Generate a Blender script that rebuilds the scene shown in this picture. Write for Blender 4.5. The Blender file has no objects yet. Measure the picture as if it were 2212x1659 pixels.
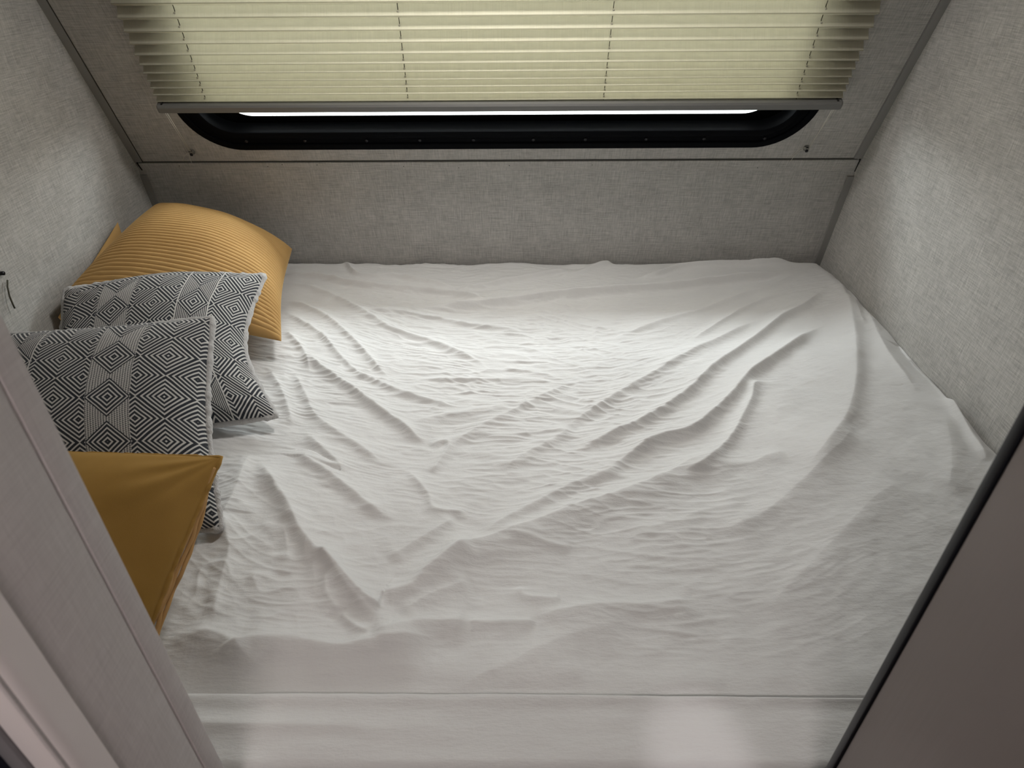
# tuning
BLIND_T = .115
L_AISLE = 5.5
L_BED = 5.6
L_BACK = 2.6
SKY = 18
EXPO = 0.10
RH = 1.25
RW = .72
CR = 1.3
SHEET_N = (1150, 860)
L_SPOT = 14
import bpy, bmesh, math, random
import numpy as np
from mathutils import Vector
C = bpy.context.scene.collection
rng = np.random.default_rng(7)

# ------------------------------------------------------------------ helpers
def np_mesh(name, verts, faces, mat=None, parent=None, uv=None, smooth=True, mats=None, midx=None):
    """verts (n,3), faces (m,4) or list of tuples; uv per vertex (n,2)"""
    me = bpy.data.meshes.new(name)
    if isinstance(faces, np.ndarray):
        n = len(verts); m = len(faces); k = faces.shape[1]
        me.vertices.add(n); me.vertices.foreach_set('co', np.asarray(verts, np.float32).ravel())
        me.loops.add(m*k); me.loops.foreach_set('vertex_index', faces.astype(np.int32).ravel())
        me.polygons.add(m); me.polygons.foreach_set('loop_start', np.arange(0, m*k, k, dtype=np.int32))
        me.polygons.foreach_set('loop_total', np.full(m, k, np.int32))
        me.update(calc_edges=True)
    else:
        me.from_pydata([tuple(v) for v in verts], [], faces)
    me.validate()
    if uv is not None:
        l = me.uv_layers.new(name='UVMap')
        vi = np.empty(len(me.loops), np.int32); me.loops.foreach_get('vertex_index', vi)
        l.data.foreach_set('uv', np.asarray(uv, np.float32)[vi].ravel())
    for q in (mats or ([mat] if mat else [])): me.materials.append(q)
    if midx is not None: me.polygons.foreach_set('material_index', np.asarray(midx, np.int32))
    me.polygons.foreach_set('use_smooth', np.full(len(me.polygons), smooth))
    o = bpy.data.objects.new(name, me); C.objects.link(o)
    if parent: o.parent = parent
    return o

def empty(name, loc=(0, 0, 0)):
    o = bpy.data.objects.new(name, None); C.objects.link(o); o.location = loc
    o.empty_display_size = .05
    return o

def rooted(root, child):
    child.parent = root; child.matrix_parent_inverse = root_inv(root); return child
def root_inv(root):
    from mathutils import Matrix
    return Matrix.Translation(-Vector(root.location))

def tag(o, label=None, cat=None, group=None, kind=None):
    if label: o['label'] = label
    if cat: o['category'] = cat
    if group: o['group'] = group
    if kind: o['kind'] = kind
    return o

def box(name, a, b, mat, parent=None, bev=0.0, seg=2, uvs=1.0):
    bm = bmesh.new(); bmesh.ops.create_cube(bm, size=1)
    a = Vector(a); b = Vector(b); c = (a+b)/2; d = b-a
    for v in bm.verts: v.co = Vector((v.co.x*d.x, v.co.y*d.y, v.co.z*d.z))+c
    if bev: bmesh.ops.bevel(bm, geom=bm.edges[:], offset=bev, segments=seg, profile=.5, affect='EDGES')
    bmesh.ops.recalc_face_normals(bm, faces=bm.faces[:])
    uvl = bm.loops.layers.uv.new('UVMap')
    for f in bm.faces:
        n = f.normal; ax = max(range(3), key=lambda i: abs(n[i]))
        i, j = [(1, 2), (0, 2), (0, 1)][ax]
        for l in f.loops: l[uvl].uv = (l.vert.co[i]*uvs, l.vert.co[j]*uvs)
    me = bpy.data.meshes.new(name); bm.to_mesh(me); bm.free()
    me.materials.append(mat)
    if bev:
        me.polygons.foreach_set('use_smooth', np.full(len(me.polygons), True)); 
        try: me.set_sharp_from_angle(angle=math.radians(40))
        except Exception: pass
    o = bpy.data.objects.new(name, me); C.objects.link(o)
    if parent: rooted(parent, o)
    return o

def grid_faces(nu, nv, closed_u=False):
    """vertex index = j*nu + i"""
    iu = np.arange(nu if closed_u else nu-1); iv = np.arange(nv-1)
    I, J = np.meshgrid(iu, iv)
    I2 = (I+1) % nu
    return np.stack([J*nu+I, J*nu+I2, (J+1)*nu+I2, (J+1)*nu+I], -1).reshape(-1, 4)

def tube(name, pts, r, mat, parent=None, seg=8, rs=None):
    pts = [Vector(p) for p in pts]; V = []; n = len(pts)
    up = Vector((0.13, 0.21, 1)).normalized(); prev = None
    for i, p in enumerate(pts):
        t = (pts[min(i+1, n-1)]-pts[max(i-1, 0)]).normalized()
        if prev is None:
            a = t.cross(up)
            if a.length < 1e-3: a = t.cross(Vector((1, 0, 0)))
            a.normalize()
        else:
            a = (prev - t*prev.dot(t)).normalized()
        prev = a; b = t.cross(a)
        rr = rs[i] if rs is not None else r
        for k in range(seg):
            th = 2*math.pi*k/seg; V.append(p + a*math.cos(th)*rr + b*math.sin(th)*rr)
    F = [(j*seg+k, j*seg+(k+1) % seg, (j+1)*seg+(k+1) % seg, (j+1)*seg+k) for j in range(n-1) for k in range(seg)]
    F += [tuple(range(seg))[::-1], tuple((n-1)*seg+k for k in range(seg))]
    o = np_mesh(name, V, F, mat)
    if parent: rooted(parent, o)
    return o

def vnoise(x, y, seed=0):
    """smooth value noise in [-1,1]"""
    r = np.random.default_rng(seed); N = 512
    T = r.random((N, N))*2-1
    xi = np.floor(x).astype(int); yi = np.floor(y).astype(int)
    fx = x-xi; fy = y-yi; fx = fx*fx*(3-2*fx); fy = fy*fy*(3-2*fy)
    a = T[xi % N, yi % N]; b = T[(xi+1) % N, yi % N]; c = T[xi % N, (yi+1) % N]; d = T[(xi+1) % N, (yi+1) % N]
    return (a*(1-fx)+b*fx)*(1-fy)+(c*(1-fx)+d*fx)*fy
def smooth(t):
    t = np.clip(t, 0, 1); return t*t*(3-2*t)

# ------------------------------------------------------------------ node helpers
class X:
    """tiny expression wrapper over Math nodes"""
    nt = None
    def __init__(s, sock): s.s = sock
    @staticmethod
    def m(op, *a, clamp=False):
        n = X.nt.nodes.new('ShaderNodeMath'); n.operation = op; n.use_clamp = clamp
        for i, q in enumerate(a):
            if isinstance(q, X): X.nt.links.new(q.s, n.inputs[i])
            else: n.inputs[i].default_value = q
        return X(n.outputs[0])
    def __add__(s, o): return X.m('ADD', s, o)
    __radd__ = __add__
    def __sub__(s, o): return X.m('SUBTRACT', s, o)
    def __rsub__(s, o): return X.m('SUBTRACT', o, s)
    def __mul__(s, o): return X.m('MULTIPLY', s, o)
    __rmul__ = __mul__
    def __truediv__(s, o): return X.m('DIVIDE', s, o)
    def fr(s): return X.m('FRACT', s)
    def ab(s): return X.m('ABSOLUTE', s)
    def lt(s, o): return X.m('LESS_THAN', s, o)
    def gt(s, o): return X.m('GREATER_THAN', s, o)
    def rnd(s): return X.m('ROUND', s)
    def sin(s): return X.m('SINE', s)
    def mod(s, o): return X.m('FLOORED_MODULO', s, o)
    def mx(s, o): return X.m('MAXIMUM', s, o)
    def mn(s, o): return X.m('MINIMUM', s, o)
def sel(c, a, b):  # c ? a : b
    return c*a + (1-c)*b

def new_mat(name, col=(.5, .5, .5), rough=.6, spec=.5, metal=0.0, sheen=0.0):
    m = bpy.data.materials.new(name); m.use_nodes = True
    b = m.node_tree.nodes['Principled BSDF']
    b.inputs['Base Color'].default_value = (*col, 1); b.inputs['Roughness'].default_value = rough
    b.inputs['Specular IOR Level'].default_value = spec; b.inputs['Metallic'].default_value = metal
    if sheen: b.inputs['Sheen Weight'].default_value = sheen; b.inputs['Sheen Roughness'].default_value = .4
    return m
def nd(m, t, **k):
    n = m.node_tree.nodes.new(t)
    for a, v in k.items(): setattr(n, a, v)
    return n
def lk(m, a, b): m.node_tree.links.new(a, b)
def noise_uv(m, sx, sy, scale=1.0, detail=2.0, rough=.5, coord='UV'):
    tc = nd(m, 'ShaderNodeTexCoord'); mp = nd(m, 'ShaderNodeMapping'); mp.inputs['Scale'].default_value = (sx, sy, 1)
    lk(m, tc.outputs[coord], mp.inputs['Vector'])
    n = nd(m, 'ShaderNodeTexNoise'); n.inputs['Scale'].default_value = scale; n.inputs['Detail'].default_value = detail
    n.inputs['Roughness'].default_value = rough
    lk(m, mp.outputs[0], n.inputs['Vector']); return n.outputs['Fac']
def ramp(m, sock, lo, hi, a=0.0, b=1.0):
    r = nd(m, 'ShaderNodeMapRange'); r.inputs[1].default_value = lo; r.inputs[2].default_value = hi
    r.inputs[3].default_value = a; r.inputs[4].default_value = b; lk(m, sock, r.inputs[0]); return r.outputs[0]
def mixc(m, fac, a, b):
    n = nd(m, 'ShaderNodeMix', data_type='RGBA')
    if isinstance(fac, float): n.inputs[0].default_value = fac
    else: lk(m, fac, n.inputs[0])
    for i, q in ((6, a), (7, b)):
        if isinstance(q, tuple): n.inputs[i].default_value = (*q, 1)
        else: lk(m, q, n.inputs[i])
    return n.outputs[2]
def bump(m, sock, strength, dist, prev=None):
    n = nd(m, 'ShaderNodeBump'); n.inputs['Strength'].default_value = strength; n.inputs['Distance'].default_value = dist
    lk(m, sock, n.inputs['Height'])
    if prev is not None: lk(m, prev, n.inputs['Normal'])
    return n.outputs[0]
def bsdf(m): return m.node_tree.nodes['Principled BSDF']

# ------------------------------------------------------------------ materials
def weave_mat(name, dark, light, th=1.0, rough=.5, spec=.35, bstr=.35):
    """linen-look wall vinyl: slubby threads both ways, UV in metres"""
    m = new_mat(name, rough=rough, spec=spec); X.nt = m.node_tree
    h1 = X(noise_uv(m, 13*th, 520*th, 1, 3, .65)); h2 = X(noise_uv(m, 34*th, 300*th, 1, 2, .6))
    v1 = X(noise_uv(m, 480*th, 16*th, 1, 3, .65)); v2 = X(noise_uv(m, 280*th, 40*th, 1, 2, .6))
    big = X(noise_uv(m, 12, 12, 1, 2, .5))
    t = (h1*.5+h2*.35+v1*.45+v2*.3)/1.6
    f = ramp(m, (t+(big-.5)*.10).s, .40, .62)
    col = mixc(m, f, dark, light)
    lk(m, col, bsdf(m).inputs['Base Color'])
    lk(m, bump(m, t.s, bstr, .0012), bsdf(m).inputs['Normal'])
    return m

M = {}
M['wall'] = weave_mat('linen_wall_vinyl', (.31, .30, .28), (.57, .555, .52))
M['wall_low'] = weave_mat('linen_wall_vinyl_lower', (.31, .302, .285), (.57, .557, .525), th=1.0)
M['partition'] = weave_mat('partition_vinyl', (.50, .46, .455), (.60, .56, .55), bstr=.1)
M['corner_trim'] = new_mat('grey_corner_trim', (.27, .265, .25), .45, .4)
M['ceiling'] = new_mat('ceiling_white', (.6, .59, .57), .8)
M['floor'] = new_mat('vinyl_floor', (.2, .15, .11), .4)
m = M['floor']; lk(m, mixc(m, noise_uv(m, 2, 30, 1, 4, .6), (.12, .08, .055), (.3, .22, .15)), bsdf(m).inputs['Base Color'])
M['black'] = new_mat('black_window_plastic', (.002, .0024, .0035), .55, .05)
m = M['black']; lk(m, bump(m, noise_uv(m, 900, 900, 1, 1), .05, .0004), bsdf(m).inputs['Normal'])
M['frit'] = new_mat('black_glass_border', (.002, .002, .002), .12, .5)
M['screw'] = new_mat('dark_screw', (.02, .02, .022), .3, .5, .6)
M['gap'] = new_mat('dark_gap', (.02, .02, .018), .8, .2)
M['seam'] = new_mat('shadow_seam', (.07, .068, .06), .8, .2)
M['rail'] = new_mat('grey_blind_rail', (.17, .168, .16), .4, .4)
M['cord'] = new_mat('white_cord', (.6, .58, .5), .6)
M['lift_cord'] = new_mat('lift_cord_dark', (.06, .055, .035), .7)
M['plastic'] = new_mat('clear_plastic', (.35, .34, .32), .15, .6); bsdf(M['plastic']).inputs['Alpha'].default_value = .35
M['fridge'] = new_mat('bronze_brushed_steel', (.22, .185, .175), .38, .5, .75)
m = M['fridge']; lk(m, ramp(m, noise_uv(m, 900, 6, 1, 3, .6), .3, .7, .34, .42), bsdf(m).inputs['Roughness'])
lk(m, mixc(m, noise_uv(m, 3, 3, 1, 2), (.19, .165, .155), (.24, .20, .19)), bsdf(m).inputs['Base Color'])
M['fridge_edge'] = new_mat('black_fridge_edge', (.008, .009, .012), .35, .5)
M['navy'] = new_mat('dark_navy_panel', (.010, .011, .022), .35, .4)
M['lighttrim'] = new_mat('pale_corner_moulding', (.80, .74, .73), .3, .5)
M['greytrim'] = new_mat('grey_edge_moulding', (.2, .19, .2), .4, .5)
M['lamp_glass'] = new_mat('lamp_diffuser', (.9, .88, .84), .5)
bsdf(M['lamp_glass']).inputs['Emission Color'].default_value = (1, .93, .87, 1); bsdf(M['lamp_glass']).inputs['Emission Strength'].default_value = 3.0
M['wood'] = new_mat('bed_platform_board', (.3, .22, .14), .6)
lk(M['wood'], mixc(M['wood'], noise_uv(M['wood'], 2, 40, 1, 4, .6), (.22, .15, .09), (.36, .27, .17)), bsdf(M['wood']).inputs['Base Color'])
M['mattress'] = new_mat('mattress_ticking', (.6, .6, .58), .8)
M['speck'] = new_mat('black_lint', (.02, .018, .015), .8)

# glass: transparent with a mirror coat
m = new_mat('window_glass'); nt = m.node_tree
tr = nd(m, 'ShaderNodeBsdfTransparent'); gl = nd(m, 'ShaderNodeBsdfGlossy'); gl.inputs['Roughness'].default_value = .02
tr.inputs[0].default_value = (.86, .9, .9, 1)
fr = nd(m, 'ShaderNodeFresnel'); mx = nd(m, 'ShaderNodeMixShader')
lk(m, fr.outputs[0], mx.inputs[0]); lk(m, tr.outputs[0], mx.inputs[1]); lk(m, gl.outputs[0], mx.inputs[2])
lk(m, mx.outputs[0], nt.nodes['Material Output'].inputs[0]); M['glass'] = m

# pleated blind cloth: light passes through it
m = new_mat('blind_cloth'); nt = m.node_tree; X.nt = nt
li = X(noise_uv(m, 700, 8, 1, 2, .6)); li2 = X(noise_uv(m, 40, 60, 1, 3, .6))
tc = nd(m, 'ShaderNodeTexCoord'); sp = nd(m, 'ShaderNodeSeparateXYZ'); lk(m, tc.outputs['UV'], sp.inputs[0])
st = (X(sp.outputs[0])*2*math.pi*330).sin()*.5+.5
t = li*.35+li2*.3+st*.35
c1 = mixc(m, ramp(m, t.s, .25, .8), (.40, .38, .30), (.56, .535, .43))
c2 = mixc(m, ramp(m, t.s, .25, .8), (.50, .455, .31), (.74, .68, .49))
uc = nd(m, 'ShaderNodeUVMap', uv_map='FoldShade'); sc2 = nd(m, 'ShaderNodeSeparateXYZ'); lk(m, uc.outputs[0], sc2.inputs[0])
fold_shade = ramp(m, sc2.outputs[0], .03, .11, 1.0, 0.0)
c1 = mixc(m, fold_shade, c1, (.26, .245, .185)); c2 = mixc(m, fold_shade, c2, (.26, .24, .15))  # shade along the outer folds painted into the cloth colour
df = nd(m, 'ShaderNodeBsdfDiffuse'); ts = nd(m, 'ShaderNodeBsdfTranslucent'); mx = nd(m, 'ShaderNodeMixShader')
mx.inputs[0].default_value = BLIND_T
lk(m, c1, df.inputs[0]); lk(m, c2, ts.inputs[0]); lk(m, df.outputs[0], mx.inputs[1]); lk(m, ts.outputs[0], mx.inputs[2])
lk(m, mx.outputs[0], nt.nodes['Material Output'].inputs[0]); M['blind'] = m

# bed sheet: washed cotton
m = new_mat('washed_cotton_sheet', rough=.85, spec=.2, sheen=.15); X.nt = m.node_tree
w1 = X(noise_uv(m, 60, 900, 1, 2, .6)); w2 = X(noise_uv(m, 900, 60, 1, 2, .6)); cr = X(noise_uv(m, 30, 120, 1, 4, .65)); cr2 = X(noise_uv(m, 90, 95, 1, 3, .6))
base = mixc(m, ramp(m, noise_uv(m, 3, 3, 1, 3), .3, .7), (.60, .592, .58), (.66, .652, .64))
# tiny dark crumbs
tc = nd(m, 'ShaderNodeTexCoord'); vo = nd(m, 'ShaderNodeTexVoronoi'); vo.inputs['Scale'].default_value = 7.0
lk(m, tc.outputs['UV'], vo.inputs['Vector'])
sc = nd(m, 'ShaderNodeSeparateColor'); lk(m, vo.outputs['Color'], sc.inputs[0])
rad = X(sc.outputs[0]).gt(.72)*(X(sc.outputs[1])*.012+.006)
spot = X(vo.outputs['Distance']).lt(rad)
base = mixc(m, spot.s, base, (.04, .035, .03))
lk(m, base, bsdf(m).inputs['Base Color'])
n1 = bump(m, (w1+w2).s, .16, .0006); n2 = bump(m, (cr+cr2*.5).s, .30, .004, n1)
lk(m, n2, bsdf(m).inputs['Normal']); M['sheet'] = m

# corduroy and velvet
def velvet(name, a, b, tint=.3):
    m = new_mat(name, rough=.8, spec=.15, sheen=.35)
    bsdf(m).inputs['Sheen Tint'].default_value = (1, .72, .35, 1)
    c = mixc(m, ramp(m, noise_uv(m, 4, 4, 1, 4, .6, 'Object'), .3, .7), a, b)
    lk(m, c, bsdf(m).inputs['Base Color'])
    lk(m, bump(m, noise_uv(m, 1100, 1100, 1, 1, .5, 'Object'), .25, .0006), bsdf(m).inputs['Normal'])
    return m
M['cord_y'] = velvet('mustard_corduroy', (.37, .215, .075), (.50, .31, .12))
M['velvet'] = velvet('mustard_velvet', (.27, .15, .032), (.39, .225, .06))
M['velvet_light'] = velvet('tan_velvet_piping', (.42, .24, .09), (.5, .30, .13))
M['fleece'] = new_mat('white_fleece', (.55, .54, .53), .9, .1, sheen=.4)
m = M['fleece']; lk(m, bump(m, noise_uv(m, 260, 260, 1, 3, .7, 'Object'), .9, .004), bsdf(m).inputs['Normal'])

def tribal(name, su, sv, ou, ov, types, bw=.40):
    """woven diamonds and chevrons; UV in 0..1 across the cushion"""
    m = new_mat(name, rough=.85, spec=.15, sheen=.15); X.nt = m.node_tree
    tc = nd(m, 'ShaderNodeTexCoord'); sp = nd(m, 'ShaderNodeSeparateXYZ'); lk(m, tc.outputs['UV'], sp.inputs[0])
    wob = noise_uv(m, 9, 9, 1, 2)
    U = X(sp.outputs[0])*su+ou+(X(wob)-.5)*.05; V = X(sp.outputs[1])*sv+ov
    col = U.rnd(); du = (U-col).ab(); dv = (V-V.rnd()).ab()
    par = col.mod(float(len(types)))
    r = du+dv
    inside = r.lt(.5)
    K = 10.0
    ringA = (r*K+.2).fr().lt(.46)
    hal = X.m('COMPARE', r, .46, .035)
    ringA = ringA*(1-hal)
    r2 = (1.0-r)
    ringB = (r2*K+.35).fr().lt(.42)
    white = sel(inside, ringA, ringB)
    # band columns
    thin = r*13.0
    small = du*1.08+dv
    for i, ty in enumerate(types):
        if ty == 'n': continue
        isc = X.m('COMPARE', par, float(i), .1)
        band = du.lt(bw)*isc
        sm = small.lt(.42)
        ringS = (small*9.5+.35).fr().lt(.42)
        if ty == 'rope':
            a = (U*21.0).fr().lt(.76); b = ((V*22.0)+(U*21.0).rnd()*.5).fr().lt(.80)
            tex = a*b
        else:
            tex = (du*24.0+.3).fr().lt(.5)
        edge = X.m('COMPARE', small, .44, .02)
        bt = sel(sm, ringS, tex*(1-edge))
        if ty == 'stripe': bt = bt.mx(X.m('COMPARE', du, bw-.015, .014))
        white = sel(band, bt, white)
    # knit: white runs broken by dark thread and the other way round
    kn = (((U*64.0)+(V*0.0)).fr().lt(.25)*((V*60.0).fr().lt(.6)))
    kd = ((U*64.0+V*60.0).fr().lt(.3)*((U*64.0-V*60.0).fr().lt(.3)))
    fine = X(noise_uv(m, 130, 130, 1, 2, .6))
    w = sel(white, 1-kn*.28, kd*.22)
    w = w*(.82+fine*.36)
    cc = mixc(m, w.s, (.022, .025, .033), (.60, .585, .56))
    lk(m, cc, bsdf(m).inputs['Base Color'])
    lk(m, bump(m, (white*.6+fine*.4+kn*-.3).s, .5, .0015), bsdf(m).inputs['Normal'])
    return m
M['tribal_a'] = tribal('woven_diamond_a', 4.7, 4.3, .61, .0, ['stripe', 'n', 'rope', 'n'])
M['tribal_b'] = tribal('woven_diamond_b', 5.1, 4.95, .48, .2, ['n', 'n', 'stripe', 'n', 'rope'])
RIDGES=[
([(-0.659,1.732),(-0.542,1.704),(-0.444,1.658),(-0.338,1.631),(-0.219,1.61),(-0.122,1.589),(-0.034,1.56)],16,26,12),
([(-0.283,1.518),(-0.174,1.527),(-0.1,1.539),(0.012,1.564),(0.118,1.587),(0.119,1.59),(0.276,1.62),(0.477,1.657),(0.645,1.694),(0.733,1.718),(0.83,1.763)],19,30,13),
([(-0.643,1.687),(-0.531,1.625),(-0.44,1.557),(-0.349,1.471),(-0.287,1.412),(-0.194,1.364),(-0.123,1.318),(-0.048,1.256)],8,26,14),
([(-0.395,1.518),(-0.3,1.503),(-0.206,1.476),(-0.096,1.443),(0.046,1.418)],7,22,9),
([(-0.617,1.573),(-0.535,1.532),(-0.456,1.463),(-0.396,1.384),(-0.334,1.304),(-0.294,1.243),(-0.259,1.203)],8,24,14),
([(-0.6,1.525),(-0.524,1.449),(-0.454,1.378),(-0.399,1.299),(-0.339,1.226),(-0.285,1.187),(-0.234,1.154),(-0.154,1.118),(-0.094,1.102)],7,24,13),
([(-0.486,1.306),(-0.408,1.227),(-0.342,1.165),(-0.278,1.097),(-0.217,1.039),(-0.185,1.003),(-0.154,0.977)],12,34,16),
([(-0.555,1.407),(-0.492,1.326),(-0.464,1.269),(-0.45,1.227)],6,20,14),
([(-0.545,1.238),(-0.493,1.159),(-0.459,1.092),(-0.433,1.03)],7,22,18),
([(-0.491,1.238),(-0.437,1.143),(-0.403,1.077),(-0.356,1.025),(-0.289,0.968),(-0.226,0.911)],7,26,18),
([(-0.417,1.023),(-0.371,0.975),(-0.314,0.909),(-0.382,0.934),(-0.335,0.895),(-0.272,0.836),(-0.231,0.798),(-0.183,0.766)],9,36,18),
([(-0.204,1.042),(-0.136,1.074),(-0.064,1.089),(0.009,1.104)],6,30,28),
([(-0.075,1.024),(-0.019,1.01),(0.125,1.029)],4,25,12),
([(0.126,1.035),(0.063,0.977),(0.022,0.943),(-0.017,0.896)],7,40,22),
([(-0.16,0.978),(-0.129,0.991),(-0.119,0.978),(-0.128,0.948),(-0.146,0.896)],6,16,16),
([(-0.204,1.212),(-0.131,1.203),(-0.053,1.201),(0.025,1.201),(0.103,1.195)],5,20,9),
([(-0.022,1.254),(0.042,1.231),(0.098,1.213)],4,14,8),
([(-0.126,0.965),(-0.075,1.022),(-0.005,1.079),(0.054,1.129),(0.138,1.194)],6,34,18),
([(0.931,1.824),(0.822,1.734),(0.713,1.65),(0.621,1.606),(0.484,1.515),(0.362,1.453),(0.246,1.381)],6,26,15),
([(0.759,1.615),(0.693,1.589),(0.597,1.523),(0.524,1.454),(0.433,1.368)],6,24,12),
([(0.639,1.48),(0.525,1.392),(0.4,1.299),(0.321,1.226),(0.231,1.148),(0.148,1.071),(0.088,1.024)],9,40,18),
([(0.879,1.657),(0.785,1.553),(0.693,1.481),(0.613,1.4),(0.517,1.306),(0.45,1.239),(0.385,1.159),(0.328,1.102),(0.259,1.043),(0.198,1.006),(0.139,0.971),(0.083,0.942)],14,38,18),
([(0.779,1.442),(0.684,1.357),(0.589,1.273),(0.53,1.219),(0.471,1.141),(0.408,1.07),(0.353,1.018),(0.277,0.987),(0.215,0.936),(0.157,0.889)],16,42,20),
([(0.582,1.191),(0.532,1.18),(0.506,1.126),(0.471,1.066),(0.434,1.006),(0.392,0.954),(0.35,0.909),(0.296,0.879)],10,22,20),
([(0.912,1.811),(0.922,1.722),(0.887,1.553),(0.842,1.415),(0.791,1.282),(0.738,1.165),(0.686,1.073),(0.636,1.007),(0.595,0.959),(0.55,0.911),(0.509,0.869)],14,80,34),
([(0.913,1.584),(0.875,1.428)],4,20,14),
([(0.933,1.698),(0.931,1.583),(0.908,1.464),(0.889,1.384),(0.873,1.292),(0.866,1.186),(0.869,1.132)],8,40,24),
([(0.933,1.698),(0.927,1.6),(0.929,1.471),(0.935,1.357),(0.926,1.274),(0.922,1.186),(0.907,1.091),(0.892,1.016)],8,14,30),
([(0.912,1.122),(0.908,1.072),(0.894,0.994),(0.884,0.923)],8,12,26),
([(0.126,1.707),(0.211,1.756),(0.28,1.817),(0.313,1.843)],9,24,14),
([(0.352,1.712),(0.412,1.731),(0.481,1.771),(0.546,1.781),(0.719,1.802),(0.853,1.823)],13,24,12),
([(-0.514,1.829),(-0.482,1.798),(-0.443,1.729),(-0.391,1.71),(-0.31,1.711),(-0.226,1.674),(-0.144,1.638)],12,20,11),
([(-0.163,1.629),(-0.106,1.647),(0.012,1.693),(0.183,1.771)],12,24,11),
([(-0.193,0.613),(-0.149,0.639),(-0.12,0.665),(-0.075,0.711),(-0.031,0.731),(0.015,0.753),(0.062,0.775),(0.111,0.802),(0.162,0.822),(0.215,0.847),(0.27,0.877),(0.317,0.908),(0.36,0.932),(0.419,0.956)],14,30,60),
([(-0.054,0.735),(0.003,0.782),(0.065,0.826),(0.117,0.866),(0.17,0.892),(0.214,0.923)],9,40,22),
([(0.188,0.744),(0.22,0.754),(0.275,0.773),(0.315,0.792),(0.353,0.803),(0.406,0.816)],4,34,40),
([(-0.067,0.577),(-0.007,0.578),(0.039,0.578)],6,16,22),
([(0.029,0.584),(0.074,0.596),(0.137,0.606),(0.199,0.608),(0.274,0.618)],6,20,40),
([(-0.025,0.493),(0.012,0.52),(0.052,0.543),(0.092,0.559),(0.154,0.577)],5,40,50),
([(0.014,0.645),(0.024,0.624),(0.076,0.617)],4,14,18),
([(-0.008,0.742),(0.038,0.73),(0.098,0.712)],3,14,16),
([(0.32,0.739),(0.4,0.774),(0.462,0.817),(0.572,0.913),(0.638,0.975),(0.676,1.033)],9,55,50),
([(0.349,0.571),(0.397,0.624),(0.44,0.663),(0.526,0.735),(0.641,0.834),(0.721,0.87)],6,60,60),
([(0.883,1.074),(0.828,0.948),(0.759,0.834)],6,50,40),
([(0.365,0.916),(0.445,0.92),(0.476,0.936),(0.518,0.943)],5,22,30),
([(-0.47,0.931),(-0.442,0.892),(-0.413,0.854),(-0.375,0.802),(-0.342,0.747),(-0.308,0.705),(-0.279,0.677),(-0.25,0.639),(-0.223,0.609),(-0.191,0.582),(-0.17,0.59),(-0.158,0.587)],13,40,24),
([(-0.302,0.705),(-0.267,0.669),(-0.234,0.632),(-0.202,0.604),(-0.175,0.592)],8,14,12),
([(-0.49,0.951),(-0.478,0.846),(-0.477,0.788),(-0.477,0.725)],9,26,40),
([(-0.204,0.619),(-0.174,0.624),(-0.144,0.634),(-0.125,0.66),(-0.096,0.696),(-0.061,0.723)],9,24,34),
([(-0.158,0.582),(-0.13,0.608),(-0.101,0.628),(-0.06,0.649)],5,24,34),
([(-0.477,0.549),(-0.434,0.548),(-0.41,0.55),(-0.371,0.534),(-0.345,0.541),(-0.306,0.541),(-0.266,0.535),(-0.226,0.53),(-0.189,0.537),(-0.132,0.546),(-0.094,0.55)],14,40,45),
([(-0.193,0.548),(-0.164,0.559),(-0.126,0.571),(-0.086,0.575),(-0.054,0.574)],9,30,30),
([(-0.243,0.587),(-0.214,0.563),(-0.196,0.55)],5,12,12),
([(-0.279,0.654),(-0.267,0.618),(-0.243,0.587)],5,20,20),
([(-0.412,0.563),(-0.432,0.643),(-0.44,0.698),(-0.476,0.783)],6,26,26),
([(-0.372,0.539),(-0.359,0.522),(-0.331,0.505)],5,20,30),
([(-0.194,0.687),(-0.134,0.74),(-0.091,0.781)],6,30,18),
([(-0.19,0.906),(-0.144,0.839),(-0.128,0.801),(-0.065,0.791)],5,16,14),
([(-0.274,0.491),(-0.193,0.505),(-0.11,0.507)],3,24,24),
([(-0.147,0.475),(-0.076,0.476),(-0.036,0.498),(-0.004,0.507)],4,18,24),
([(-0.031,0.48),(0.034,0.49),(0.101,0.509)],4,40,40),
([(0.14,0.471),(0.207,0.485),(0.284,0.487)],4,24,24),
]
# ------------------------------------------------------------------ setting
XL, XR = -1.0116, .9357
P0 = np.array([0, 1.7908, .307]); WV = np.array([0, -.4116, .9114]); WN = np.array([0, -.9114, -.4116])
SH = .0085
def W(x, s, d=0.0):
    """point on the leaning window wall: x across, s up the wall, d out into the room"""
    return Vector((x, *(P0+WV*(s+SH*x)+WN*d)[1:]))
FX = -.035                                     # window centre
def rrect(hw, s0, s1, r, k=14):
    """rounded rectangle loop (x, s)"""
    out = []
    for cx, cs, a0 in ((FX+hw-r, s0+r, -90), (FX+hw-r, s1-r, 0), (FX-hw+r, s1-r, 90), (FX-hw+r, s0+r, 180)):
        for i in range(k+1):
            a = math.radians(a0+90*i/k); out.append((cx+r*math.cos(a), cs+r*math.sin(a)))
    return out
STOP = .62
CZ = 1.12                                      # ceiling height
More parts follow.
